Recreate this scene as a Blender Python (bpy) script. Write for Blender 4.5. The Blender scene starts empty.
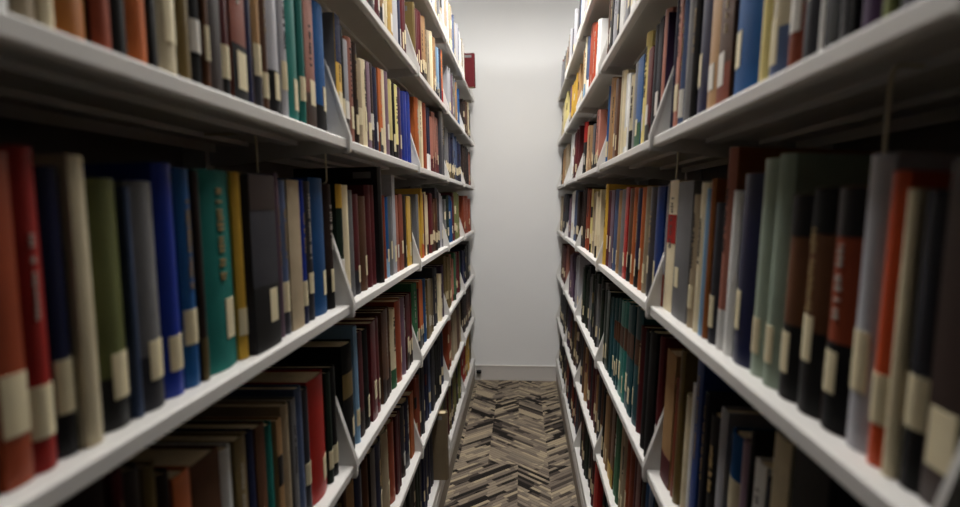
import bpy, math, random
from mathutils import Matrix, Vector
random.seed(11)
scene = bpy.context.scene
COL = scene.collection

# ------------------------------------------------------------------ camera
F = 600.0
CAM_H = 1.255
PITCH, YAW, ROLL = 0.0827, 0.0695, -0.0032
cam_data = bpy.data.cameras.new('camera')
cam = bpy.data.objects.new('camera', cam_data)
COL.objects.link(cam)
cam_data.sensor_width = 36.0
cam_data.lens = 36.0 * F / 960.0
cam_data.clip_start = 0.02
cam.matrix_world = (Matrix.Translation((0, 0, CAM_H)) @ Matrix.Rotation(YAW, 4, 'Z')
                    @ Matrix.Rotation(math.pi / 2 - PITCH, 4, 'X') @ Matrix.Rotation(ROLL, 4, 'Z'))
cam_data.dof.use_dof = True
cam_data.dof.focus_distance = 1.95
cam_data.dof.aperture_fstop = 3.1
scene.camera = cam
CM = cam.matrix_world.copy()
CI = CM.inverted()

def ray(x, y):
    d = Vector(((x - 480) / F, -(y - 253.5) / F, -1.0))
    return CM.to_3x3() @ d

def pix(p):
    q = CI @ Vector(p)
    return 480 + F * q.x / -q.z, 253.5 - F * q.y / -q.z

# ------------------------------------------------------------------ racks
K = 0.8337
BAY = 0.914 * K
cy_, sy_ = math.cos(YAW), math.sin(YAW)
def rotw(x, y):
    return Vector((x * cy_ - y * sy_, x * sy_ + y * cy_, 0))
class Rack: pass
RK = {}
for key, X, s, Z in (('L', -0.370 * K, 0.0652, 1.309 * K), ('R', 0.272 * K, 0.0737, 1.286 * K)):
    r = Rack()
    r.key = key
    r.o = rotw(X + s * Z, Z)                    # first divider, at the shelf lip
    r.d = rotw(s, 1.0).normalized()             # along the aisle
    n = Vector((r.d.y, -r.d.x, 0))              # to the right
    r.n = n if key == 'L' else -n               # towards the aisle
    r.step = BAY * math.sqrt(1 + s * s)
    r.sg = 1 if key == 'L' else -1
    r.tilt = math.radians(1.2 if key == 'L' else 2.3)
    r.tt = math.tan(r.tilt)
    r.rz = math.atan2(r.n.y, r.n.x)
    RK[key] = r
def P(r, v, depth, z):                           # v metres along from the first divider, depth into the shelf
    q = r.o + r.d * v - r.n * depth
    return Vector((q.x, q.y, z))
LEV = {k: CAM_H + h for k, h in dict(A=0.705, B=0.4098, C=0.1167, D=-0.1837, E=-0.488, F=-0.784, G=-1.080).items()}
LIP = 0.0175
# the shelves slope back a little, and the books with them

def v_from_pixel(r, depth, x, y):                # where the ray through (x, y) meets the spine plane
    d = ray(x, y); c = Vector((0, 0, CAM_H))
    p0 = r.o - r.n * depth
    t = (p0 - c).dot(r.n) / d.dot(r.n)
    h = c + d * t
    return (h - p0).dot(r.d), h.z
def v_from_x(r, depth, x, z):                    # where the line along the spines at height z is seen in column x
    lo, hi = -0.80, 3.3
    inc = pix(P(r, hi, depth, z))[0] > pix(P(r, 0.2, depth, z))[0]
    lo = -0.90
    for _ in range(50):
        m = (lo + hi) / 2
        if (pix(P(r, m, depth, z))[0] < x) == inc: lo = m
        else: hi = m
    return (lo + hi) / 2

# ------------------------------------------------------------------ materials
def lin(c):
    def f(u):
        u /= 255.0
        return u / 12.92 if u <= 0.04045 else ((u + 0.055) / 1.055) ** 2.4
    return tuple(f(u) for u in c)
def principled(name, rgb, rough=0.6, spec=0.3, noise=0.0, scale=40.0, bump=0.0, bscale=300.0, metal=0.0, vec='Object'):
    m = bpy.data.materials.new(name); m.use_nodes = True
    nt = m.node_tree; b = nt.nodes['Principled BSDF']
    b.inputs['Roughness'].default_value = rough
    b.inputs['Specular IOR Level'].default_value = spec
    b.inputs['Metallic'].default_value = metal
    c = lin(rgb) + (1,)
    b.inputs['Base Color'].default_value = c
    tc = nt.nodes.new('ShaderNodeTexCoord')
    if noise:
        nz = nt.nodes.new('ShaderNodeTexNoise'); nz.inputs['Scale'].default_value = scale
        nz.inputs['Detail'].default_value = 4
        nt.links.new(tc.outputs[vec], nz.inputs['Vector'])
        mx = nt.nodes.new('ShaderNodeMix'); mx.data_type = 'RGBA'
        mx.inputs[6].default_value = tuple(max(0, u * (1 - noise)) for u in c[:3]) + (1,)
        mx.inputs[7].default_value = tuple(min(1, u * (1 + noise) + noise * 0.01) for u in c[:3]) + (1,)
        nt.links.new(nz.outputs['Fac'], mx.inputs[0])
        nt.links.new(mx.outputs[2], b.inputs['Base Color'])
    if bump:
        n2 = nt.nodes.new('ShaderNodeTexNoise'); n2.inputs['Scale'].default_value = bscale
        nt.links.new(tc.outputs[vec], n2.inputs['Vector'])
        bp = nt.nodes.new('ShaderNodeBump'); bp.inputs['Strength'].default_value = bump
        bp.inputs['Distance'].default_value = 0.001
        nt.links.new(n2.outputs['Fac'], bp.inputs['Height'])
        nt.links.new(bp.outputs['Normal'], b.inputs['Normal'])
    return m

PAL0 = {
 'gb': ('grey-brown', (122, 108, 86)), 'vr': ('orange-red', (200, 82, 34)),
 'ob': ('orange-brown', (170, 104, 50)),
 'bk': ('black', (26, 25, 27)), 'nv': ('navy', (28, 37, 80)), 'rb': ('royal-blue', (18, 58, 165)), 'mb': ('mid-blue', (20, 66, 138)),
 'sd': ('saddle-brown', (130, 84, 50)), 'oc': ('ochre', (196, 124, 52)),
 'bl': ('blue', (20, 94, 156)), 'sb': ('slate-blue', (88, 105, 140)), 'lb': ('pale-blue', (130, 165, 195)),
 'tl': ('teal', (36, 130, 122)), 'dt': ('dark teal', (22, 84, 92)), 'gn': ('green', (66, 120, 84)),
 'dg': ('dark green', (36, 56, 44)), 'ol': ('olive-green', (124, 130, 78)), 'oy': ('olive-brown', (122, 104, 62)),
 'yl': ('yellow', (204, 166, 66)), 'py': ('pale-yellow', (226, 212, 146)), 'cr': ('cream', (214, 202, 172)),
 'wh': ('white', (224, 224, 222)), 'gy': ('grey', (128, 128, 130)), 'lg': ('light-grey', (172, 172, 178)),
 'dy': ('charcoal', (66, 66, 74)), 'mv': ('mauve', (128, 104, 122)), 'pu': ('purple', (78, 50, 88)),
 'mr': ('maroon', (108, 30, 38)), 'rd': ('red', (182, 38, 28)), 'rs': ('rust', (158, 74, 42)),
 'og': ('orange', (202, 112, 56)), 'tn': ('tan', (176, 140, 98)), 'br': ('brown', (106, 70, 46)),
 'db': ('dark brown', (58, 40, 34)), 'be': ('beige', (176, 160, 134)), 'pk': ('dusty-pink', (176, 118, 102)),
 'pg': ('pale green-grey', (156, 170, 154)),
}
def soften(c, k=0.04):
    l = 0.3 * c[0] + 0.59 * c[1] + 0.11 * c[2]
    g = 0.84 + 0.17 * min(1.0, l / 210)
    return tuple(255 * (min(1.0, (u * (1 - k) + l * k) * g / 255) ** 1.13) for u in c)
PAL = {k: (n, soften(c)) for k, (n, c) in PAL0.items()}
random.seed(5)
MATC = {}
def cover_mat(code):
    k = random.randrange(3)
    if (code, k) not in MATC:
        name, rgb = PAL[code]
        j = [1.0, 0.9, 1.08][k]
        rgb = tuple(min(250, u * j) for u in rgb)
        if k == 0: m = principled('cloth_' + name, rgb, 0.7, 0.14, 0.22, 30, 0.25, 900)
        elif k == 1: m = principled('buckram_' + name, rgb, 0.55, 0.2, 0.32, 18, 0.3, 500)
        else: m = principled('jacket_' + name, rgb, 0.4, 0.28, 0.22, 12)
        MATC[(code, k)] = m
    return MATC[(code, k)]
M_PAGE = principled('paper_edges', (206, 190, 156), 0.8, 0.1, 0.25, 60)
nt = M_PAGE.node_tree
M_LABEL = principled('label_paper', (214, 202, 168), 0.6, 0.3, 0.12, 50)
M_WHITE_LABEL = principled('white_label_paper', (210, 206, 198), 0.55, 0.3, 0.06, 50)
M_STEEL = principled('painted_steel', (208, 206, 203), 0.42, 0.4, 0.05, 6)
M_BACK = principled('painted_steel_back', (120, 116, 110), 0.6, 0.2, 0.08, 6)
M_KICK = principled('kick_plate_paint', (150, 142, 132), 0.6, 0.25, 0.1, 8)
M_WIRE = principled('wire', (226, 216, 186), 0.4, 0.5)
M_RUBBER = principled('rubber', (22, 22, 23), 0.7, 0.2)
M_GOLD = principled('gilt_foil', (140, 116, 70), 0.4, 0.5, 0.2, 80)
M_PALEFOIL = principled('pale_lettering', (158, 152, 142), 0.5, 0.3)
M_DARKINK = principled('dark_lettering', (44, 40, 42), 0.6, 0.2)

# ------------------------------------------------------------------ mesh helpers
def link(name, verts, faces, mat, parent=None, mats=None, idx=None, sharp=0.6, smooth=True):
    me = bpy.data.meshes.new(name)
    me.from_pydata(verts, [], faces)
    for m in (mats or [mat]): me.materials.append(m)
    if idx: me.polygons.foreach_set('material_index', idx)
    me.validate(); me.update()
    if smooth:
        me.polygons.foreach_set('use_smooth', [True] * len(me.polygons))
        me.set_sharp_from_angle(angle=sharp)
    o = bpy.data.objects.new(name, me); COL.objects.link(o)
    if parent: o.parent = parent
    return o
class MB:
    def __init__(s): s.v = []; s.f = []
    def box(s, x0, x1, y0, y1, z0, z1):
        b = len(s.v)
        s.v += [(x, y, z) for z in (z0, z1) for y in (y0, y1) for x in (x0, x1)]
        s.f += [tuple(b + i for i in q) for q in ((0, 2, 3, 1), (4, 5, 7, 6), (0, 1, 5, 4), (2, 6, 7, 3), (0, 4, 6, 2), (1, 3, 7, 5))]
    def extrude_y(s, prof, y0, y1):              # closed counter-clockwise profile of (x, z), seen from -y
        b = len(s.v); n = len(prof)
        s.v += [(x, y0, z) for x, z in prof] + [(x, y1, z) for x, z in prof]
        s.f += [(b + i, b + (i + 1) % n, b + n + (i + 1) % n, b + n + i) for i in range(n)]
        s.f += [tuple(b + i for i in range(n))[::-1], tuple(b + n + i for i in range(n))]
        # orient
    def tube(s, pts, r, n=8):
        b = len(s.v); pts = [Vector(p) for p in pts]
        prev = None
        for i, p in enumerate(pts):
            t = (pts[min(i + 1, len(pts) - 1)] - pts[max(i - 1, 0)]).normalized()
            a = Vector((0, 1, 0)) if abs(t.y) < 0.9 else Vector((1, 0, 0))
            u = t.cross(a).normalized(); w = t.cross(u).normalized()
            s.v += [tuple(p + (u * math.cos(2 * math.pi * k / n) + w * math.sin(2 * math.pi * k / n)) * r) for k in range(n)]
        for i in range(len(pts) - 1):
            for k in range(n):
                s.f.append((b + i * n + k, b + i * n + (k + 1) % n, b + (i + 1) * n + (k + 1) % n, b + (i + 1) * n + k))
        s.f += [tuple(b + k for k in range(n))[::-1], tuple(b + (len(pts) - 1) * n + k for k in range(n))]
    def build(s, name, mat, parent=None, smooth=True, sharp=0.6):
        o = link(name, s.v, s.f, mat, parent, smooth=smooth, sharp=sharp)
        import bmesh
        bm = bmesh.new(); bm.from_mesh(o.data)
        bmesh.ops.recalc_face_normals(bm, faces=bm.faces[:])
        bm.to_mesh(o.data); bm.free()
        return o
def empty(name, loc, rz=0.0):
    o = bpy.data.objects.new(name, None); o.empty_display_size = 0.05
    COL.objects.link(o); o.location = loc; o.rotation_euler = (0, 0, rz); return o
def tag(o, label, cat, group=None, kind=None):
    o['label'] = label; o['category'] = cat
    if group: o['group'] = group
    if kind: o['kind'] = kind
def copy_child(src, parent, loc):
    c = src.copy(); COL.objects.link(c); c.parent = parent; c.location = loc
    for g in src.children:
        d = g.copy(); COL.objects.link(d); d.parent = c
    return c

# ------------------------------------------------------------------ bookcases
NB0, NB1 = -1, 4        # bays run from divider 0 (near the camera) to divider 5 (by the end wall)
DEEP = 0.255
TOPZ = CAM_H + 1.03
def bracket_mesh(hw):
    pr = [(0.004, -LIP - 0.007), (0.006, -LIP - 0.002), (0.004, 0.004)]
    pr += [(-0.032, 0.130), (-0.035, 0.141), (-0.042, 0.149), (-0.054, 0.153), (-DEEP, 0.153), (-DEEP, -0.04), (-DEEP + 0.04, -0.04), (-0.04, -LIP - 0.007)]
    mb = MB(); mb.extrude_y(pr, -0.0011, 0.0011)
    # rolled front edge
    mb.extrude_y([(0.0052, -LIP - 0.004), (0.0068, 0.003), (-0.0305, 0.130), (-0.0335, 0.1305), (0.001, 0.003), (0.0, -LIP - 0.004)], -0.003, 0.003)
    return mb
for key in 'LR':
    r = RK[key]
    side = 'left' if key == 'L' else 'right'
    root = empty('bookcase', P(r, 0, 0, 0), r.rz)
    r.root = root
    tag(root, 'long white steel bookcase full of books along the %s side of the carpeted aisle' % side, 'bookcase', 'white steel bookcases on both sides of the aisle')
    sg = r.sg; st = r.step; hw = st / 2 - 0.002
    # one adjustable shelf with its two end brackets, copied to each level and bay
    pr = [(0.0, -0.002), (0.0, -LIP + 0.002), (-0.002, -LIP), (-0.014, -LIP), (-0.0155, -LIP + 0.0015), (-0.0155, -0.0022),
          (-DEEP + 0.012, -0.0022), (-DEEP + 0.012, -LIP), (-DEEP + 0.010, -LIP), (-DEEP + 0.010, 0.0), (-0.002, 0.0)]
    mb = MB(); mb.extrude_y(pr, -hw, hw)
    for xr in (-0.10, -0.19):                    # stiffening ribs under the sheet
        mb.box(xr - 0.012, xr + 0.012, -hw + 0.01, hw - 0.01, -0.010, -0.0020)
    proto = mb.build('shelf', M_STEEL, root)
    for e in (-1, 1):
        b = bracket_mesh(hw).build('bracket', M_STEEL, proto)
        b.location = (0, e * (hw - 0.0015), 0)
    # base shelf: deep lip with a groove
    h1, h2 = 0.030, 0.078
    pb = [(0.0, -0.002), (0.0, -h1), (-0.004, -h1), (-0.004, -h1 - 0.008), (0.0, -h1 - 0.008), (0.0, -h2), (-0.014, -h2), (-0.014, -0.0025), (-DEEP + 0.010, -0.0025), (-DEEP + 0.010, 0.0), (-0.002, 0.0)]
    mb = MB(); mb.extrude_y(pb, -hw, hw)
    pbase = mb.build('base_shelf', M_STEEL, root)
    for e in (-1, 1):
        mbb = bracket_mesh(hw); bb = mbb.build('bracket', M_STEEL, pbase); bb.location = (0, e * (hw - 0.0015), 0)
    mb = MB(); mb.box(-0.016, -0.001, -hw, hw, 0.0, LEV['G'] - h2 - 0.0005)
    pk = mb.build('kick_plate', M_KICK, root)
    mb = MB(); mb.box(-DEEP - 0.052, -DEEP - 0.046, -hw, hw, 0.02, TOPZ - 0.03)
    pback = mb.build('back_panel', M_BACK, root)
    mb = MB(); mb.box(-DEEP - 0.044, -DEEP - 0.002, -0.016, 0.016, 0.0, TOPZ)
    pup = mb.build('upright', M_STEEL, root)
    first = True
    for k in range(NB0, NB1):
        yc = sg * (k + 0.5) * st
        for lv in 'ABCDEF':
            loc = (0, yc, LEV[lv])
            if first: proto.location = loc; proto.rotation_euler = (0, -r.tilt, 0); first = False
            else: copy_child(proto, root, loc)
        if k == NB0:
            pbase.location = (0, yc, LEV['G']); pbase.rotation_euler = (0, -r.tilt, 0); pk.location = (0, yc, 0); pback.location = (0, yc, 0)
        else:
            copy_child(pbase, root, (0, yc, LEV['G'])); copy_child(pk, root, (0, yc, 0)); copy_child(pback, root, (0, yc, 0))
    pup.location = (0, sg * NB0 * st, 0)
    for k in range(NB0 + 1, NB1 + 1): copy_child(pup, root, (0, sg * k * st, 0))

# ------------------------------------------------------------------ books
def spine_x(y, t, bulge, n=2.0):
    return -bulge * abs(2 * y / t) ** n
def book_parts(t, h, d, bulge, specs, root):
    """cover, page block, label, bands as children of root; spine at x=0, thickness along y, base at z=0"""
    th = min(0.0022, t * 0.16); N = 8
    ys = [t / 2 - t * i / N for i in range(N + 1)]
    out = [(-d, t / 2)] + [(spine_x(y, t, bulge), y) for y in ys] + [(-d, -t / 2)]
    inn = [(-d, t / 2 - th)] + [(spine_x(y, t, bulge) - th, y * (t / 2 - th) / (t / 2)) for y in ys] + [(-d, -t / 2 + th)]
    n = len(out)
    v = []
    for z in (0, h):
        v += [(x, y, z) for x, y in out] + [(x, y, z) for x, y in inn]
    f = []
    for i in range(n - 1):
        f.append((i, 2 * n + i, 2 * n + i + 1, i + 1))                       # outside
        f.append((n + i, n + i + 1, 3 * n + i + 1, 3 * n + i))               # inside
        f.append((i, i + 1, n + i + 1, n + i))                               # bottom
        f.append((2 * n + i, 3 * n + i, 3 * n + i + 1, 2 * n + i + 1))       # top
    f.append((0, n, 3 * n, 2 * n)); f.append((n - 1, 3 * n - 1, 4 * n - 1, 2 * n - 1))
    mat = cover_mat(specs['c'])
    link('cover', v, f, mat, root)
    mb = MB(); e = max(th, 0.0015)
    z0 = 0.0012; z1 = h - specs.get('sq', 0.0035)
    mb.box(-d + 0.003, -bulge - th - 0.0005, -t / 2 + e, t / 2 - e, z0, z1)
    mb.build('page_block', M_PAGE, root, smooth=False)
    def patch(name, za, zb, ya, yb, mat, off=0.0004):
        m = 6; v = []; f = []
        yy = [ya + (yb - ya) * i / m for i in range(m + 1)]
        for o in (off, -0.0002):
            for z in (za, zb): v += [(spine_x(y, t, bulge) + o, y, z) for y in yy]
        w = m + 1
        for i in range(m):
            f.append((i, i + 1, w + i + 1, w + i)); f.append((2 * w + i, 3 * w + i, 3 * w + i + 1, 2 * w + i + 1))
            f.append((i, 2 * w + i, 2 * w + i + 1, i + 1)); f.append((w + i, w + i + 1, 3 * w + i + 1, 3 * w + i))
        f.append((0, w, 3 * w, 2 * w)); f.append((m, 2 * w + m, 3 * w + m, w + m))
        return link(name, v, f, mat, root)
    if specs.get('foot') and specs.get('head'): specs['hh'] = 0.8; specs['fh'] = h * 0.37
    if specs.get('foot'):
        o = patch('foot_band', 0.0005, specs.get('fh', h * random.uniform(0.2, 0.3)), -t * 0.495, t * 0.495, cover_mat(specs['foot']))
        o['label'] = PAL[specs['foot']][0] + ' band at the foot of the spine'
    if specs.get('head'):
        o = patch('head_band', h * specs.get('hh', 0.62), h - 0.0005, -t * 0.495, t * 0.495, cover_mat(specs['head']))
        o['label'] = PAL[specs['head']][0] + ' upper part of the spine'
    if specs.get('mid'):
        o = patch('title_panel', h * 0.52, h * 0.74, -t * 0.49, t * 0.49, cover_mat(specs['mid']))
        o['label'] = PAL[specs['mid']][0] + ' title panel on the spine'
    if specs.get('label'):
        w = min(t * 0.94, 0.024) ; lh = random.uniform(0.032, 0.046)
        lo_ = (t * 0.97 - w) * 0.32 * r_near(specs['side'])
        zl = specs.get('lz', random.uniform(0.018, 0.05))
        o = patch('call_number_label', zl, zl + lh, -w / 2 + lo_, w / 2 + lo_, M_WHITE_LABEL if specs['label'] == 2 else M_LABEL, 0.0008)
        o['label'] = '%s call number label' % ('white' if specs['label'] == 2 else 'cream')
    if specs.get('title') and t > 0.012:
        # short worn strokes of a stamped title, running down the spine
        light = sum(PAL[specs['c']][1]) < 330
        m = (M_GOLD if random.random() < 0.6 else M_PALEFOIL) if light else M_DARKINK
        mb = MB(); z = h * random.uniform(0.44, 0.5); ze = h * random.uniform(0.75, 0.92); w = t * random.uniform(0.09, 0.15)
        yo = random.uniform(-0.06, 0.06) * t
        while z < ze:
            l = random.uniform(0.0025, 0.006)
            xx = spine_x(abs(yo) + w, t, bulge)
            mb.box(xx - 0.0002, xx + bulge * 0.12 + 0.0006, yo - w * random.uniform(0.6, 1), yo + w * random.uniform(0.6, 1), z, z + l * 0.6)
            z += l
            if random.random() < 0.18: z += 0.005
        mb.build('stamped_title', m, root, smooth=False)
    if specs.get('board'):
        e = -r_near(specs['side']); ya = (t / 2) * e; yb = (t / 2 + 0.0005) * e
        mb = MB(); mb.box(-d, -bulge - 0.001, min(ya, yb), max(ya, yb), 0.0, h)
        o = mb.build('board', cover_mat(specs['board']), root, smooth=False); o['label'] = PAL[specs['board']][0] + ' front board'
    if specs.get('face'):                         # paper sticker on the near board, close to the head
        e = -r_near(specs['side']) 
        ysn = (t / 2) * e
        mb = MB(); mb.box(-0.062, -0.020, min(ysn, ysn + 0.0005 * e), max(ysn, ysn + 0.0005 * e), h - 0.026, h - 0.011)
        o = mb.build('cover_sticker', cover_mat('gy'), root, smooth=False); o['label'] = 'grey sticker on the near board'
def r_near(side):                                 # local y direction that points away from the camera along the aisle
    return 1 if side == 'L' else -1

BOOKS = []     # individual books, for labels
STUFF = []     # the small far ones
def parse(spec):
    s = {}
    while spec:
        ch = spec[0]
        if ch in '/^=>':
            s[{'/': 'foot', '^': 'head', '=': 'mid', '>': 'board'}[ch]] = spec[1:3]; spec = spec[3:]
        elif ch == '*': s['label'] = 1; spec = spec[1:]
        elif ch == '+': s['label'] = 2; spec = spec[1:]
        elif ch == '#': s['face'] = True; spec = spec[1:]
        elif ch == '@' or ch == '!' or ch == '~':
            j = 1
            while j < len(spec) and (spec[j].isdigit() or spec[j] in '.-'): j += 1
            s[ch] = float(spec[1:j]); spec = spec[j:]
        else: s['c'] = spec[:2]; spec = spec[2:]
    return s
def run(side, lv, bay, text, mode='foot', kind='one', rec=None):
    """foot mode: 'x spec x spec x'; top mode: 'x0 x1 y spec ...' (pixel columns of the spine at its head)"""
    r = RK[side]; z = LEV[lv]; tok = text.split(); out = []
    lo, hi = bay * r.step + 0.005, (bay + 1) * r.step - 0.005
    random.seed(hash_(side + lv + str(bay)))
    zv = z + (0.012 if lv in 'ABC' else 0.004)
    if mode == 'foot':
        xs = [float(a) for a in tok[0::2]]; sp = [parse(a) for a in tok[1::2] if True]
        items = []
        for i, s in enumerate(sp):
            if s.get('c') == '--': continue
            dp = s.get('~', random.uniform(*((0.014, 0.024) if bay >= 0 else (0.0165, 0.0195))) * 100 if rec is None else rec * 100) / 100
            a = v_from_x(r, dp, xs[i], zv); b = v_from_x(r, dp, xs[i + 1], zv)
            items.append([min(a, b), max(a, b), dp, s])
    else:
        items = []
        for i in range(0, len(tok), 4):
            x0, x1, y, s = float(tok[i]), float(tok[i + 1]), float(tok[i + 2]), parse(tok[i + 3])
            dp = s.get('~', random.uniform(0.016, 0.020) * 100) / 100
            hh = 0.22
            for _ in range(4): hh = v_from_pixel(r, dp + hh * r.tt, (x0 + x1) / 2, y)[1] - z
            s['h'] = hh
            a, _ = v_from_pixel(r, dp + hh * r.tt, x0, y); b, _ = v_from_pixel(r, dp + hh * r.tt, x1, y)
            items.append([min(a, b), max(a, b), dp, s])
    for it in items:
        if bay >= 0 and kind == 'one':
            if not it[3].get('label') and random.random() < 0.5: it[3]['label'] = 1 if random.random() < 0.7 else 2
            if not it[3].get('foot') and random.random() < 0.15 and it[3]['c'] not in ('bk', 'wh'): it[3]['foot'] = random.choice(['bk', 'db', 'dy'])
    items.sort(key=lambda q: q[0])
    last = lo
    for a, b, dp, s in items:
        a = max(a, last); b = min(b, hi)
        if b - a < 0.005: continue
        last = b
        n = 1 if kind != 'one' or bay < 0 or b - a < 0.072 else (2 if b - a < 0.11 else 3)
        for q in range(n):                       # a wide stretch of one colour is a pair or a set of volumes
            s2 = dict(s)
            if q and 'h' in s2: s2['h'] -= random.uniform(0, 0.006)
            out.append((side, lv, bay, a + (b - a) * q / n, a + (b - a) * (q + 1) / n, dp + (0.0015 * q if n > 1 else 0), s2))
    (BOOKS if kind == 'one' else STUFF).extend(out)
def hash_(s):
    h = 7
    for ch in s: h = (h * 131 + ord(ch)) % 1000003
    return h
# shelf contents: pixel columns of the spines along each shelf in the photograph, with the cover colours between them
def fill(side, lv, bay, codes, x_from=0.0, x_to=1.0, kind='stuff', thick=0.033):
    r = RK[side]; random.seed(hash_(side + lv + str(bay) + 'f')); codes = codes.split()
    lo, hi = bay * r.step + 0.006, (bay + 1) * r.step - 0.006
    v = lo + (hi - lo) * x_from; end = lo + (hi - lo) * x_to
    while v < end - 0.012:
        t = min(random.uniform(0.6, 1.5) * thick, end - v)
        s = parse(random.choice(codes))
        (BOOKS if kind == 'one' else STUFF).append((side, lv, bay, v, v + t, random.uniform(0.014, 0.024), s))
        v += t
# left, shelf above eye level
run('L', 'C', -1, '-60 dy -20 wh 16 be 42 cr 58 oc 95 bk/rs 117 bk 131 cr/og 153 bk 160 cr* 184 oy 195 bk+ 206 br* 213 db 225 mr/bk* 234 rs/bk* 250 nv 257 tn/dy* 266 br* 272 lg/bk* 285 lg* 291 tl* 303 tl* 309 pk/db* 318 bl/bk* 331')
run('L', 'C', 0, '338 yl^nv>gy@15 345 bk@26 347.6 lg+@40 351.5 pk*@38 357 db*@43 361.7 be@60 365 cr@60 370 mv@62 373 db@63 376 nv+@68 381 og@69 384.5 cr@70 388 mv+@72 391.5 py@80 395 bk@83 397.5 py@85 400.5 pu*@88 403.5 rb@92 413.5 rs@95 418', rec=0.016)
# left, shelf below eye level
run('L', 'D', -1, '-60 db*@150 -28 dg*@160 6 rs*@150 37 rd*@146 64 nv/bk*@166~2.0 84 cr@155~1.5 106 tn@190 109 ol/bk*@178 139 sb@186 146 gy/dy*@181 172 rb*@163 190 bl*@168 205 db/oy@170 212 tl*@170 243 yl*@172 252 dy/bk*^db@175~0.9 283 mv@173 287 sb/dy*@180 294 be@180 306 rb/nv*@180 311 dy*@181 318 bl*@178 331 db/bk*@184 338')
run('L', 'D', 0, '343 dg^yl/wh@184 348 cr@185 354 gy@190 357 mr*@194 363.5 br*@196 370.5 mr@185 379 bk#@167~0.8 386 rs@195 388 bl/lb@197 391.5 gy@196 395 lg@175 398 pk@195 401 rs*@194 405 db*@196 409 yl@196 412.5 oy@197 417', rec=0.018)
# left, second shelf below eye level (columns taken at the heads of the spines)
run('L', 'E', -1, '''70 112 478 db# 113 125 470 mr 126 143 468 db 144 158 465 oy 159 172 472 db 173 191 473 og 192 220 456 br/bk 221 234 448 wh 234.5 246 437 oy 247 254 431 nv 255 265 425 br
 265.5 274 424 tl 274.5 282 420 tn=bk 283 290 404 be 290.5 296 399 gy 296.5 303 387 sb 303.5 309 388 dy* 310 326 376 rd*# 327 331 372 dg* 331.5 336 366 bk*''', mode='top')
run('L', 'E', 0, '''344 354 343 bk=oy* 354.5 357.5 326 lb* 358 362 331 mr 362.5 369 329 bk 370 380 320 mr* 381 391 309 br 391.5 396 309 cr/gn 396.5 401.5 300 rs 402 405 297 mv 405.5 413 293 mr''', mode='top')
# left, third shelf below eye level
run('L', 'F', 0, '''328 338 502 oy 339 347 493 br 348 356 482 tn 357 363 470 nv 364 369 458 br 370 375 450 db 376 382 441 nv 383 389.5 430 be 390 394.5 421 rs 395 401 413 mr 402 404.5 406 dy 405 409.5 400 nv 410 415.5 391 og''', mode='top')
fill('L', 'F', -1, 'db bk dy nv br mr oy')
run('L', 'B', 0, '352 wh 358 bk 362 cr 366 mr+ 370 wh/bk 377 mr+ 382 tn 386 cr 389 yl 394 lg 399 nv+ 403 mr 408', rec=0.016)
run('L', 'B', 1, '407 oy#@3~0.6 417 mr@10 421.5 mr@12 423 tn@17 428.5 be@31 431.5 cr@32 434.8 tn@38 437.5 lb@48 440.8 nv@50 443 og/rd@50 447 wh@63 450', kind='one', rec=0.015)
run('L', 'B', 2, '449 lg 451 mv 453 gy 456 tn 457 bl 461 mr 463 wh 465', kind='stuff')
run('L', 'B', 3, '464.5 db 466 br 468 cr 469.5 db 474', kind='stuff')
fill('L', 'A', 2, 'lg gy lg sb wh be lg'); fill('L', 'A', 1, 'lg gy be sb lg wh'); fill('L', 'A', 0, 'lg gy be sb br tn'); fill('L', 'A', -1, 'br dy cr mr nv')
fill('L', 'B', -1, 'br dy cr mr nv tn dg')
run('L', 'C', 1, '418 og@98 421 cr@101 425 rs@103 428.5 nv/wh@108 432 pk/mr 440 dy@112~0.8 447', kind='one', rec=0.016)
run('L', 'C', 2, '448 gy 450 nv*/oy 454 sb*/db 458 nv* 462 dy 465', kind='stuff')
run('L', 'C', 3, '464 db 467 bk 469 pk 470.5 db 474', kind='stuff')
run('L', 'D', 1, '418 gy@192 421.5 yl/og@192 425 mr@194 427.5 cr@192 431 mr*@195 435 br*@200 438 dy@190 441 lg@193 444 mv 448', kind='stuff')
run('L', 'D', 2, '447 gy@197 448 dg 450 bl 453 mr 455.5 ol 459.5 rs 462 cr 465', kind='stuff')
run('L', 'D', 3, '464 rs 469 rs 471 gy 474', kind='stuff')
run('L', 'E', 1, '413 gn@283 420 mr 421 og@281 425.5 bl 428 tn 429 oy@279 435.5 dy 439 cr@274 443.5 pu@265 448', kind='one')
run('L', 'E', 2, '447 oy 451.5 pk 454 gn/bk 457.6 mr 460.4 gn 463 dg 465', kind='stuff')
run('L', 'E', 3, '464 nv 466 bk 469 gy 472 bk 474', kind='stuff')
run('L', 'F', 1, '417 rs 421 dy 425 nv 430 sb 432 dy 436 bk 442 nv 445 dg 449', kind='stuff')
run('L', 'F', 2, '449 rs 453 be 457 br 461 be 463 dg 465', kind='stuff')
run('L', 'F', 3, '464 db 467 br 470 bk 474', kind='stuff')
fill('L', 'G', 0, 'bk db dy nv dg', 0, 0.995)
fill('L', 'G', 2, 'ol oy nv dg mr'); run('L', 'G', 3, '463 rd 466 mr 467 yl 470 oy 471.5 mr 474', kind='stuff')
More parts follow.
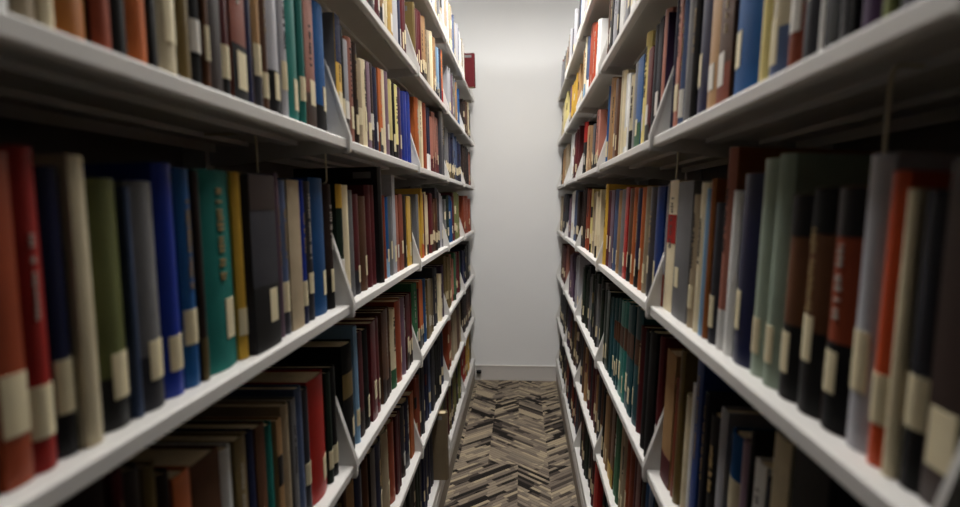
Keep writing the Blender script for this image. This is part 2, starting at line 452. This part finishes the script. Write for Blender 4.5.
# right, shelf above eye level
run('R', 'C', -1, '668 nv 671.5 pk* 675.5 sb+ 680 gy 686.5 bk 692 nv* 705 tn+ 714 br/rs+ 727 bl* 755 py 763 cr/sb* 782 br/rs+ 796 be/dy 816 wh 820 cr/bk 838 gy 844 bk 852 pu 880 ol 890 dy 925 br 960 nv 1010')
run('R', 'C', 0, '597.5 bk@97 601 bl@86 605.6 tn@78 611 br@79 616 cr@71 621 wh@74 626 cr/bk@75 630.5 gy@62 633 bl/gn@57 638.5 py@33 643 mr+@48 647.5 dy@25 652 dy+@18 656 pk@10 661 pu@12 666', rec=0.016)
# right, shelf below eye level
run('R', 'D', -1, '656 lg/rs@183 662 cr=rd@180 670 gy*@181 684 be*@194 690 cr@182 696 lb@188 700 ob@178 704 dy*@202 713 pk/wh>ob@147 720 wh@190 727 nv*@173 745.5 pg*@158 757.5 pg*@153 772 sd/bk*^bk@194 790.5 sd/bk*^bk@187 813 rs/bk*^bk@186 838.5 lg*@153 861 vr*@170 878 cr@188 892 dy/bk*@189 916 db*@156 968 bk*@160 1010')
run('R', 'D', 0, '598.8 yl@184~1 603 rd@195 604.8 mr@190 607.5 mv@190 610.5 sb@189 613.5 tn@190 617.5 gy@189 621 rd*@187 624 br*@188 628 og*@187 631.5 nv*@188 635.5 og*@187 639.5 be*@186 643 dy*@187 649 mb*@186 655', rec=0.016)
run('R', 'E', -1, '''667 676 352 tn/mr 676.5 680 378 rs 680.5 684 350 oy 684.5 692 396 cr 692.5 697 384 wh 697.5 704 360 mb 704.5 708 392 dy 708.5 719 414 bk 720.5 728 409 lg 728.5 742 433 bl=cr
 742.5 750 441 mv 750.5 754 430 bk 754.5 766 462 wh 766.5 772 478 nv 774 791 437 cr 793 830 458 bk''', mode='top')
run('R', 'E', 0, '599 dg@291 606 dt@297 609.5 dt=br*@298 616 tl=br*@301 622.5 dt=br*@305 629 dt=br*@308 634 mr@326 637 bk@331~0.6 651.5 mr/rd+@336~1.6 658', rec=0.014)
run('R', 'F', 0, '598 bk 601.5 tn*@395 606 br/yl@400 611 gn@417 616 be@425 621 rs@430 628 mr@436 635 db@458 639 bl@470 646 dg 655', rec=0.014)
fill('R', 'E', 1, 'dy bk gy dg bk', 0, 0.99); fill('R', 'F', -1, 'db bk dt mr dg')
run('R', 'E', 2, '569 mv 571.5 pu 574 lg 577 br 578', kind='stuff')
run('R', 'E', 3, '557 rs 560 br 562.5 mr 565 pk 566', kind='stuff')
run('R', 'B', 0, '594.5 wh@14 600 rs 604 br 607.5 bk+ 610.5 lg 615 bk 618 wh 622 lg 626 dy 629 wh 634 be 642 br 655', rec=0.014)
run('R', 'B', 1, '576.5 rd/pk@55 579.5 tn@50 581.5 cr/lb@38 583.8 sb/wh@37 586.3 vr@25 594 wh@20 597', kind='one', rec=0.012)
run('R', 'B', 2, '564 wh 568 mv 571 yl 575.5 tn 577', kind='stuff')
run('R', 'B', 3, '557 tn 561 cr 563 py 566', kind='stuff')
fill('R', 'A', 3, 'lg gy be pk lg'); fill('R', 'A', 2, 'lg gy lg sb wh dy'); fill('R', 'A', 1, 'lg gy be dy lg wh'); fill('R', 'A', 0, 'lg gy be sb br tn'); fill('R', 'A', -1, 'br dy cr mr nv')
fill('R', 'B', -1, 'br dy cr mr nv tn dg')
run('R', 'C', 1, '573 rs@133 578.5 bk^rd+@122 584.5 tn@126 590 dy@124 593 pk*@110 597.5', kind='one', rec=0.016)
run('R', 'C', 2, '563 tn 566 dy 569 wh 573 mr 577', kind='stuff')
run('R', 'C', 3, '557 bk 560 bk 562 tn 564.5 be 566', kind='stuff')
run('R', 'D', 1, '576 br@196 580 db 584 rs 587.5 py 590 be 593 cr 597.5 yl@184 599', kind='stuff')
run('R', 'D', 2, '564 dy 567 mv 570 wh 572.5 sb 575 db 577', kind='stuff')
run('R', 'D', 3, '557 gy 559.5 be 562 dy 566', kind='stuff')
fill('R', 'F', 1, 'be br dy mr tn db'); fill('R', 'F', 2, 'db oy br bk pu'); fill('R', 'F', 3, 'db bk dy')
fill('R', 'G', 1, 'dg dt dy mr bk db', 0.16, 1.0); fill('R', 'G', 2, 'mr db dy rs nv'); fill('R', 'G', 3, 'bk db nv br'); fill('R', 'G', 0, 'db bk dt mr dg', 0.1, 1.0)
# odd ones that stand out from the far shelves
def single(side, lv, v, t, proud, h, spec, bay):
    s = parse(spec); s['h'] = h
    BOOKS.append((side, lv, bay, v, v + t, -proud, s))
v_, z_ = v_from_pixel(RK['L'], -0.04, 450.0, 485)
single('L', 'G', v_, 0.045, 0.035, 0.268, 'gb#', 1)
fill('L', 'G', 1, 'bk db dy nv dg', 0.0, (v_ / RK['L'].step - 1) - 0.02)
fill('L', 'G', 1, 'nv ol dg db', (v_ / RK['L'].step - 1) + 0.08, 1.0)
v_, z_ = v_from_pixel(RK['L'], -0.04, 475.0, 86)
v_ = max(v_, 3 * RK['L'].step + 0.06)
single('L', 'A', v_, 0.05, 0.042, 0.20, 'mr#', 3)
fill('L', 'A', 3, 'lg oy wh be', 0.0, max(0.02, (v_ / RK['L'].step - 3) - 0.02))
fill('L', 'A', 3, 'br db', (v_ / RK['L'].step - 3) + 0.09, (v_ / RK['L'].step - 3) + 0.2)
v_, z_ = v_from_pixel(RK['R'], 0.01, 593.0, 470)
single('R', 'G', 1 * RK['R'].step + 0.01, 0.06, 0.004, 0.24, 'rd', 1)


# ---- heights
def finish(entry):
    side, lv, bay, a, b, dp, s = entry
    r = RK[side]; z = LEV[lv]
    if 'h' not in s:
        if '@' in s:
            m = (a + b) / 2
            # head of the spine seen at row y: height on the spine line above this foot
            lo, hi = 0.08, 0.32
            for _ in range(40):
                q = (lo + hi) / 2
                if pix(P(r, m, dp + q * r.tt, z + q))[1] > s['@']: lo = q
                else: hi = q
            s['h'] = lo
        else: s['h'] = s.get('!', 0) / 100 or random.uniform(0.205, 0.245)
    s['h'] = max(0.12, min(0.272, s['h']))
    return entry
random.seed(77)
for e in BOOKS + STUFF: finish(e)

CATS = {}
def build_one(e):
    side, lv, bay, a, b, dp, s = e
    r = RK[side]; t = (b - a) - 0.0008
    root = empty('book', P(r, (a + b) / 2, dp, LEV[lv] + 0.0004 - dp * r.tt), r.rz)
    root.rotation_euler = (0, -r.tilt, r.rz)
    d = min(DEEP - 0.016 - dp, s['h'] * random.uniform(0.66, 0.76))
    s['side'] = side
    hard = random.random() < 0.75
    bulge = min(0.007, t * 0.2) if hard else min(0.0015, t * 0.1)
    if 'title' not in s: s['title'] = random.random() < 0.3
    book_parts(t, s['h'], d, bulge, s, root)
    return root
random.seed(3)
for i, e in enumerate(BOOKS):
    BOOKS[i] = e + (build_one(e),)

# ---- labels that single each book out
SHELF = {'A': 'highest %s shelf', 'B': '%s second shelf above eye-level', 'C': '%s shelf above eye-level', 'D': '%s shelf below eye-level',
         'E': '%s second shelf below eye-level', 'F': '%s third shelf below eye-level', 'G': 'lowest %s shelf'}
BAYN = {-1: 'nearest bay', 0: 'second bay', 1: 'third bay', 2: 'fourth bay', 3: 'farthest bay'}
ORD = 'first second third fourth fifth sixth seventh eighth ninth tenth eleventh twelfth thirteenth fourteenth fifteenth sixteenth seventeenth eighteenth nineteenth twentieth'.split()
ORD += ['twenty-' + o for o in ORD[:9]] + ['thirtieth']
rows = {}
for e in BOOKS: rows.setdefault((e[0], e[1], e[2]), []).append(e)
def cname(e): return PAL[e[6]['c']][0]
def desc(e):
    s = e[6]; t = e[4] - e[3]; w = ''
    if s['h'] > 0.252: w = 'tall '
    elif t < 0.017: w = 'thin '
    elif t > 0.055: w = 'thick '
    elif s['h'] < 0.19: w = 'short '
    return w + cname(e)
seen = {}
for key, es in rows.items():
    es.sort(key=lambda q: q[3])
    sh = SHELF[key[1]] % ('left' if key[0] == 'L' else 'right')
    for i, e in enumerate(es):
        s = e[6]
        extra = ''
        if s.get('foot') and s['foot'] != s['c']: extra = ' with %s foot' % PAL[s['foot']][0]
        elif s.get('head') and s['head'] != s['c']: extra = ' with %s top' % PAL[s['head']][0]
        elif s.get('label'): extra = ' with %s label' % ('white' if s['label'] == 2 else 'cream')
        n = ORD[i]
        txt = '%s book%s, %s from the near end, %s, %s' % (desc(e), extra, n, BAYN[key[2]], sh)
        if len(txt.split()) > 16:
            txt = '%s book, %s from the near end, %s, %s' % (desc(e), n, BAYN[key[2]], sh)
        tag(e[7], txt, 'book', 'books on the ' + sh)

# ------------------------------------------------------------------ the far, small books as one object
sv, sf, sc = [], [], []
def quad(p, col):
    b = len(sv); sv.extend(p); sf.append((b, b + 1, b + 2, b + 3)); sc.append(col)
def stuff_book(r, a, b, dp, z, h, d, s):
    t = b - a - 0.0006; m = (a + b) / 2
    def W(x, y, zz):
        q = P(r, m, dp, z - dp * r.tt + zz + 0.0004 + x * r.tt) + r.n * (x - zz * r.tt) + r.d * y
        return (q.x, q.y, q.z)
    jit = random.uniform(0.82, 1.15)
    def cc(code): return tuple(min(1, u * jit) for u in lin(PAL[code][1])) + (1,)
    bul = min(0.005, t * 0.18)
    ys = [-t / 2, -t / 6, t / 6, t / 2]; xs = [spine_x(y, t, bul) for y in ys]
    c = cc(s['c']); paper = lin((206, 190, 156)) + (1,)
    rowsz = [(0, h, c)]
    lab = s.get('label') or (random.random() < 0.45)
    foot = s.get('foot') or (random.choice(['bk', 'dy', 'db']) if random.random() < 0.25 else None)
    zs = random.uniform(0.03, 0.05)
    rowsz = [(0, zs, cc(foot) if foot else c)]
    if lab: rowsz += [(zs, zs + 0.038, lin((204, 190, 156)) + (1,))]; zt = zs + 0.038
    else: zt = zs
    if s.get('head'): rowsz += [(zt, h * 0.6, c), (h * 0.6, h, cc(s['head']))]
    elif random.random() < 0.2 and t > 0.02: rowsz += [(zt, h * 0.55, c), (h * 0.55, h * 0.72, cc(random.choice(['cr', 'bk', 'mr', 'oy']))), (h * 0.72, h, c)]
    else: rowsz += [(zt, h, c)]
    for z0, z1, cl in rowsz:
        for i in range(3):
            quad([W(xs[i], ys[i], z0), W(xs[i + 1], ys[i + 1], z0), W(xs[i + 1], ys[i + 1], z1), W(xs[i], ys[i], z1)], cl)
    for y in (-t / 2, t / 2):
        quad([W(-d, y, 0), W(xs[0], y, 0), W(xs[0], y, h), W(-d, y, h)], c)
    g = min(0.002, t * 0.15)
    quad([W(-d, -t / 2, h), W(-d, -t / 2 + g, h), W(-bul, -t / 2 + g, h), W(-bul, -t / 2, h)], c)
    quad([W(-d, t / 2, h), W(-d, t / 2 - g, h), W(-bul, t / 2 - g, h), W(-bul, t / 2, h)], c)
    quad([W(-d, -t / 2, h - 0.004), W(-bul, -t / 2, h - 0.004), W(-bul, t / 2, h - 0.004), W(-d, t / 2, h - 0.004)], paper)
    quad([W(-bul - g, -t / 2, h), W(-bul - g, t / 2, h), W(0, t / 3, h), W(0, -t / 3, h)], c)
    quad([W(-d, -t / 2, 0), W(-d, t / 2, 0), W(-d, t / 2, h), W(-d, -t / 2, h)], paper)
random.seed(19)
n_stuff = 0
for side, lv, bay, a, b, dp, s in STUFF:
    r = RK[side]; L = b - a; n = max(1, round(L / 0.026))
    cuts = [a] + sorted(a + L * (i + random.uniform(-0.25, 0.25)) / n for i in range(1, n)) + [b]
    for i in range(n):
        h = s['h'] + random.uniform(-0.014, 0.014)
        h = min(h, 0.272)
        stuff_book(r, cuts[i], cuts[i + 1], dp + random.uniform(-0.004, 0.006), LEV[lv], h, min(0.22, h * 0.7), s); n_stuff += 1
me = bpy.data.meshes.new('distant_books'); me.from_pydata(sv, [], sf); me.update()
ca = me.color_attributes.new('cover_colour', 'FLOAT_COLOR', 'CORNER')
flat = []
for p, c in zip(me.polygons, sc): flat += list(c) * p.loop_total
ca.data.foreach_set('color', flat)
mm = bpy.data.materials.new('assorted_covers'); mm.use_nodes = True
an = mm.node_tree.nodes.new('ShaderNodeAttribute'); an.attribute_name = 'cover_colour'
bs = mm.node_tree.nodes['Principled BSDF']; bs.inputs['Roughness'].default_value = 0.55; bs.inputs['Specular IOR Level'].default_value = 0.3
mm.node_tree.links.new(an.outputs['Color'], bs.inputs['Base Color'])
me.materials.append(mm)
far = bpy.data.objects.new('distant_books', me); COL.objects.link(far)
tag(far, 'many small assorted books filling the shelves toward the far end of the aisle', 'books', kind='stuff')
from collections import Counter
print('BOOKS', Counter(e[2] for e in BOOKS), Counter((e[0]+e[1]+str(e[2])) for e in BOOKS)); print('BOOKS', len(BOOKS), 'STUFF', n_stuff)

# ------------------------------------------------------------------ wire book supports hanging from the upper shelves
def wire(side, lv, v, depth, drop, label):
    r = RK[side]; mb = MB(); rad = 0.0018
    mb.tube([(-0.075, 0, -0.004), (-0.055, 0, -0.004), (0.0, 0, -0.004), (0.004, 0, -0.006), (0.006, 0, -0.012), (0.006, 0, -drop + 0.006), (0.004, 0, -drop), (-0.002, 0, -drop - 0.002)], rad)
    root = mb.build('wire_book_support', M_WIRE)
    root.location = P(r, v, depth, LEV[lv] - 0.0022 - depth * r.tt); root.rotation_euler = (0, -r.tilt, r.rz)
    tag(root, label, 'book support', 'wire supports hanging under the shelves')
for sd, lv, px_, py_, dp in (('L', 'C', 252, 142, 0.10), ('L', 'C', 322, 150, 0.06), ('R', 'C', 682, 150, 0.06), ('R', 'C', 897, 136, 0.07)):
    d_ = ray(px_, py_); c_ = Vector((0, 0, CAM_H)); r_ = RK[sd]
    p0 = r_.o - r_.n * dp; t_w = (p0 - c_).dot(r_.n) / d_.dot(r_.n)
    v_w = (c_ + d_ * t_w - p0).dot(r_.d)
    near = {252: 'thin wire book support above the charcoal book, left shelf below eye-level', 322: 'thin wire book support above the blue book near the first left bracket',
            682: 'pale wire book support above grey books near the first right bracket', 897: 'thin wire book support above the orange book, nearest right bay'}[px_]
    tops = [e[6]['h'] for e in BOOKS + [] if e[0] == sd and e[1] == 'D' and e[3] - 0.02 < v_w < e[4] + 0.02]
    room = LEV['C'] - 0.0022 - (LEV['D'] + max(tops + [0.2])) - 0.004
    wire(sd, lv, v_w, dp, max(0.02, room), near)


# ------------------------------------------------------------------ the room
end_v = 4 * RK['L'].step + 0.05
WALL_Y = P(RK['L'], end_v, 0, 0).y + 0.03
CEIL = CAM_H + 1.42
def plane_box(name, x0, x1, y0, y1, z0, z1, mat):
    mb = MB(); mb.box(x0, x1, y0, y1, z0, z1); o = mb.build(name, mat, smooth=False); o['kind'] = 'structure'; return o
M_WALL = principled('wall_paint', (222, 222, 222), 0.7, 0.2, 0.02, 3, 0.05, 200)
M_TRIM = principled('baseboard_paint', (196, 192, 188), 0.55, 0.3, 0.03, 8)
M_CEIL = principled('ceiling_paint', (226, 226, 224), 0.85, 0.1, 0.03, 4)
plane_box('wall_far', -2.2, 2.2, WALL_Y, WALL_Y + 0.1, 0, CEIL, M_WALL)
bb = MB(); bb.extrude_y([(0, 0), (0, 0)], 0, 0) if False else None
bb.box(-2.2, 2.2, WALL_Y - 0.012, WALL_Y, 0, 0.098); bb.box(-2.2, 2.2, WALL_Y - 0.016, WALL_Y, 0.098, 0.106)
o = bb.build('baseboard_far', M_TRIM, smooth=False); o['kind'] = 'structure'
plane_box('ceiling', -2.2, 2.2, -1.4, WALL_Y + 0.1, CEIL, CEIL + 0.1, M_CEIL)

# carpet: planks of diagonal stripes that switch direction from strip to strip
cm = bpy.data.materials.new('striped_carpet'); cm.use_nodes = True
nt = cm.node_tree; N = nt.nodes; Lk = nt.links
bs = N['Principled BSDF']; bs.inputs['Roughness'].default_value = 0.95; bs.inputs['Specular IOR Level'].default_value = 0.05
tc = N.new('ShaderNodeTexCoord'); sx = N.new('ShaderNodeSeparateXYZ'); Lk.new(tc.outputs['Object'], sx.inputs[0])
def math_(op, a, b=None, c=None):
    n = N.new('ShaderNodeMath'); n.operation = op
    for i, q in enumerate((a, b, c)):
        if q is None: continue
        if isinstance(q, (int, float)): n.inputs[i].default_value = q
        else: Lk.new(q, n.inputs[i])
    return n.outputs[0]
def white(a, b, c=0.0):
    cx = N.new('ShaderNodeCombineXYZ')
    for i, q in enumerate((a, b, c)):
        if isinstance(q, (int, float)): cx.inputs[i].default_value = q
        else: Lk.new(q, cx.inputs[i])
    w = N.new('ShaderNodeTexWhiteNoise'); w.noise_dimensions = '3D'; Lk.new(cx.outputs[0], w.inputs['Vector'])
    return w.outputs['Value']
CW = 0.145
xo = math_('ADD', sx.outputs['X'], 10.0 + 0.020)
yo = math_('ADD', sx.outputs['Y'], 10.0)
colm = math_('FLOOR', math_('DIVIDE', xo, CW))
rowm = math_('FLOOR', math_('DIVIDE', math_('ADD', yo, math_('MULTIPLY', white(colm, 3.0), 0.0)), 0.61))
par = math_('MODULO', colm, 2.0)
flip = math_('GREATER_THAN', white(colm, rowm, 2.7), 0.8)
dirn = math_('SUBTRACT', math_('MULTIPLY', math_('ABSOLUTE', math_('SUBTRACT', par, flip)), 2.0), 1.0)
s_ = math_('ADD', yo, math_('MULTIPLY', dirn, math_('MULTIPLY', xo, 0.95)))
t_ = math_('SUBTRACT', yo, math_('MULTIPLY', dirn, math_('MULTIPLY', xo, 0.95)))
si = math_('FLOOR', math_('DIVIDE', s_, 0.026))
seg = math_('FLOOR', math_('ADD', math_('DIVIDE', t_, 0.30), math_('MULTIPLY', white(si, dirn, 5.0), 3.0)))
h1 = white(si, seg, math_('ADD', dirn, math_('MULTIPLY', rowm, 0.37)))
big = N.new('ShaderNodeTexNoise'); big.inputs['Scale'].default_value = 3.2; big.inputs['Detail'].default_value = 1.0
Lk.new(tc.outputs['Object'], big.inputs['Vector'])
hv = math_('ADD', math_('MULTIPLY', h1, 0.8), math_('MULTIPLY', math_('SUBTRACT', big.outputs['Fac'], 0.5), 0.9))
rp = N.new('ShaderNodeValToRGB'); rp.color_ramp.interpolation = 'CONSTANT'
els = rp.color_ramp.elements
stops = [(0.0, (44, 40, 38)), (0.12, (82, 74, 68)), (0.25, (128, 116, 104)), (0.42, (158, 144, 126)), (0.58, (184, 168, 142)), (0.72, (144, 132, 118))]
while len(els) < len(stops): els.new(0.5)
for e_, (p_, c_) in zip(els, stops): e_.position = p_; e_.color = lin(c_) + (1,)
Lk.new(hv, rp.inputs[0])
# fine dark line between stripes and pile
fr = math_('FRACT', math_('DIVIDE', s_, 0.026)); edge = math_('LESS_THAN', fr, 0.2)
pile = N.new('ShaderNodeTexNoise'); pile.inputs['Scale'].default_value = 260; Lk.new(tc.outputs['Object'], pile.inputs['Vector'])
mx = N.new('ShaderNodeMix'); mx.data_type = 'RGBA'; mx.blend_type = 'MULTIPLY'
Lk.new(math_('ADD', math_('MULTIPLY', edge, 0.6), 0.0), mx.inputs[0]); Lk.new(rp.outputs[0], mx.inputs[6]); mx.inputs[7].default_value = (0.35, 0.33, 0.32, 1)
mx2 = N.new('ShaderNodeMix'); mx2.data_type = 'RGBA'; mx2.blend_type = 'MULTIPLY'; mx2.inputs[0].default_value = 0.5
Lk.new(mx.outputs[2], mx2.inputs[6]); Lk.new(pile.outputs['Fac'], mx2.inputs[7])
Lk.new(mx2.outputs[2], bs.inputs['Base Color'])
bp = N.new('ShaderNodeBump'); bp.inputs['Strength'].default_value = 0.5; bp.inputs['Distance'].default_value = 0.003
Lk.new(pile.outputs['Fac'], bp.inputs['Height']); Lk.new(bp.outputs['Normal'], bs.inputs['Normal'])
plane_box('floor', -2.2, 2.2, -1.4, WALL_Y + 0.1, -0.1, 0, cm)
# dark seam strip across the carpet
ysm = (lambda d: d.y / d.z * -CAM_H)(ray(520, 399.5))
mb = MB(); mb.box(-0.262, 0.252, ysm - 0.005, ysm + 0.005, 0.0, 0.002)
o = mb.build('trim_1', M_RUBBER, smooth=False); o['kind'] = 'structure'

# small black stop on the baseboard
d = ray(479.5, 371.5); t = (WALL_Y - 0.012) / d.y; q = Vector((0, 0, CAM_H)) + d * t
st_ = empty('door_stop', (q.x, WALL_Y - 0.012, q.z))
mb = MB(); mb.box(-0.022, 0.014, -0.004, 0, -0.011, 0.011); mb.build('mounting_plate', M_RUBBER, st_, smooth=False)
mb = MB(); mb.extrude_y([(-0.018, -0.008), (0.010, -0.008), (0.013, -0.004), (0.013, 0.004), (0.010, 0.008), (-0.018, 0.008)], -0.03, -0.004); mb.build('bumper', M_RUBBER, st_)
tag(st_, 'small black stop on the far baseboard beside the left bookcase', 'door stop')

# ------------------------------------------------------------------ light
def area(name, x, y, z, sx_, sy_, power, col=(1, 0.97, 0.93)):
    l = bpy.data.lights.new(name, 'AREA'); l.shape = 'RECTANGLE'; l.size = sx_; l.size_y = sy_; l.energy = power; l.color = col
    o = bpy.data.objects.new(name, l); COL.objects.link(o); o.location = (x, y, z); return o
LZ = CAM_H + 1.13
area('lamp_aisle_down', -0.03, 2.4, LZ + 0.2, 0.2, 1.6, 25)
area('lamp_aisle_near', -0.03, 1.05, LZ + 0.2, 0.2, 1.0, 14.5)
area('lamp_far_end', 0.0, 3.35, CAM_H + 1.33, 0.9, 0.3, 5)
o = area('lamp_aisle_up', -0.03, 2.2, LZ + 0.22, 0.2, 2.0, 20); o.rotation_euler = (math.pi, 0, 0)
for x_ in (-1.5, 1.5):                           # bare tubes over the neighbouring aisles
    for y_, e_ in ((1.0, 10), (2.2, 12), (3.3, 22)):
        l = bpy.data.lights.new('tube_neighbour_aisle', 'POINT'); l.energy = e_; l.shadow_soft_size = 0.12; l.color = (1, 0.98, 0.95)
        o = bpy.data.objects.new('tube_neighbour_aisle', l); COL.objects.link(o); o.location = (x_, y_, CAM_H + 1.14)
w = bpy.data.worlds.new('world'); scene.world = w; w.use_nodes = True
w.node_tree.nodes['Background'].inputs[0].default_value = (0.9, 0.95, 1.0, 1)
w.node_tree.nodes['Background'].inputs[1].default_value = 0.004

scene.view_settings.view_transform = 'Standard'
scene.view_settings.look = 'None'
scene.view_settings.exposure = 0.0
scene.view_settings.gamma = 1.0
scene.view_settings.use_curve_mapping = False
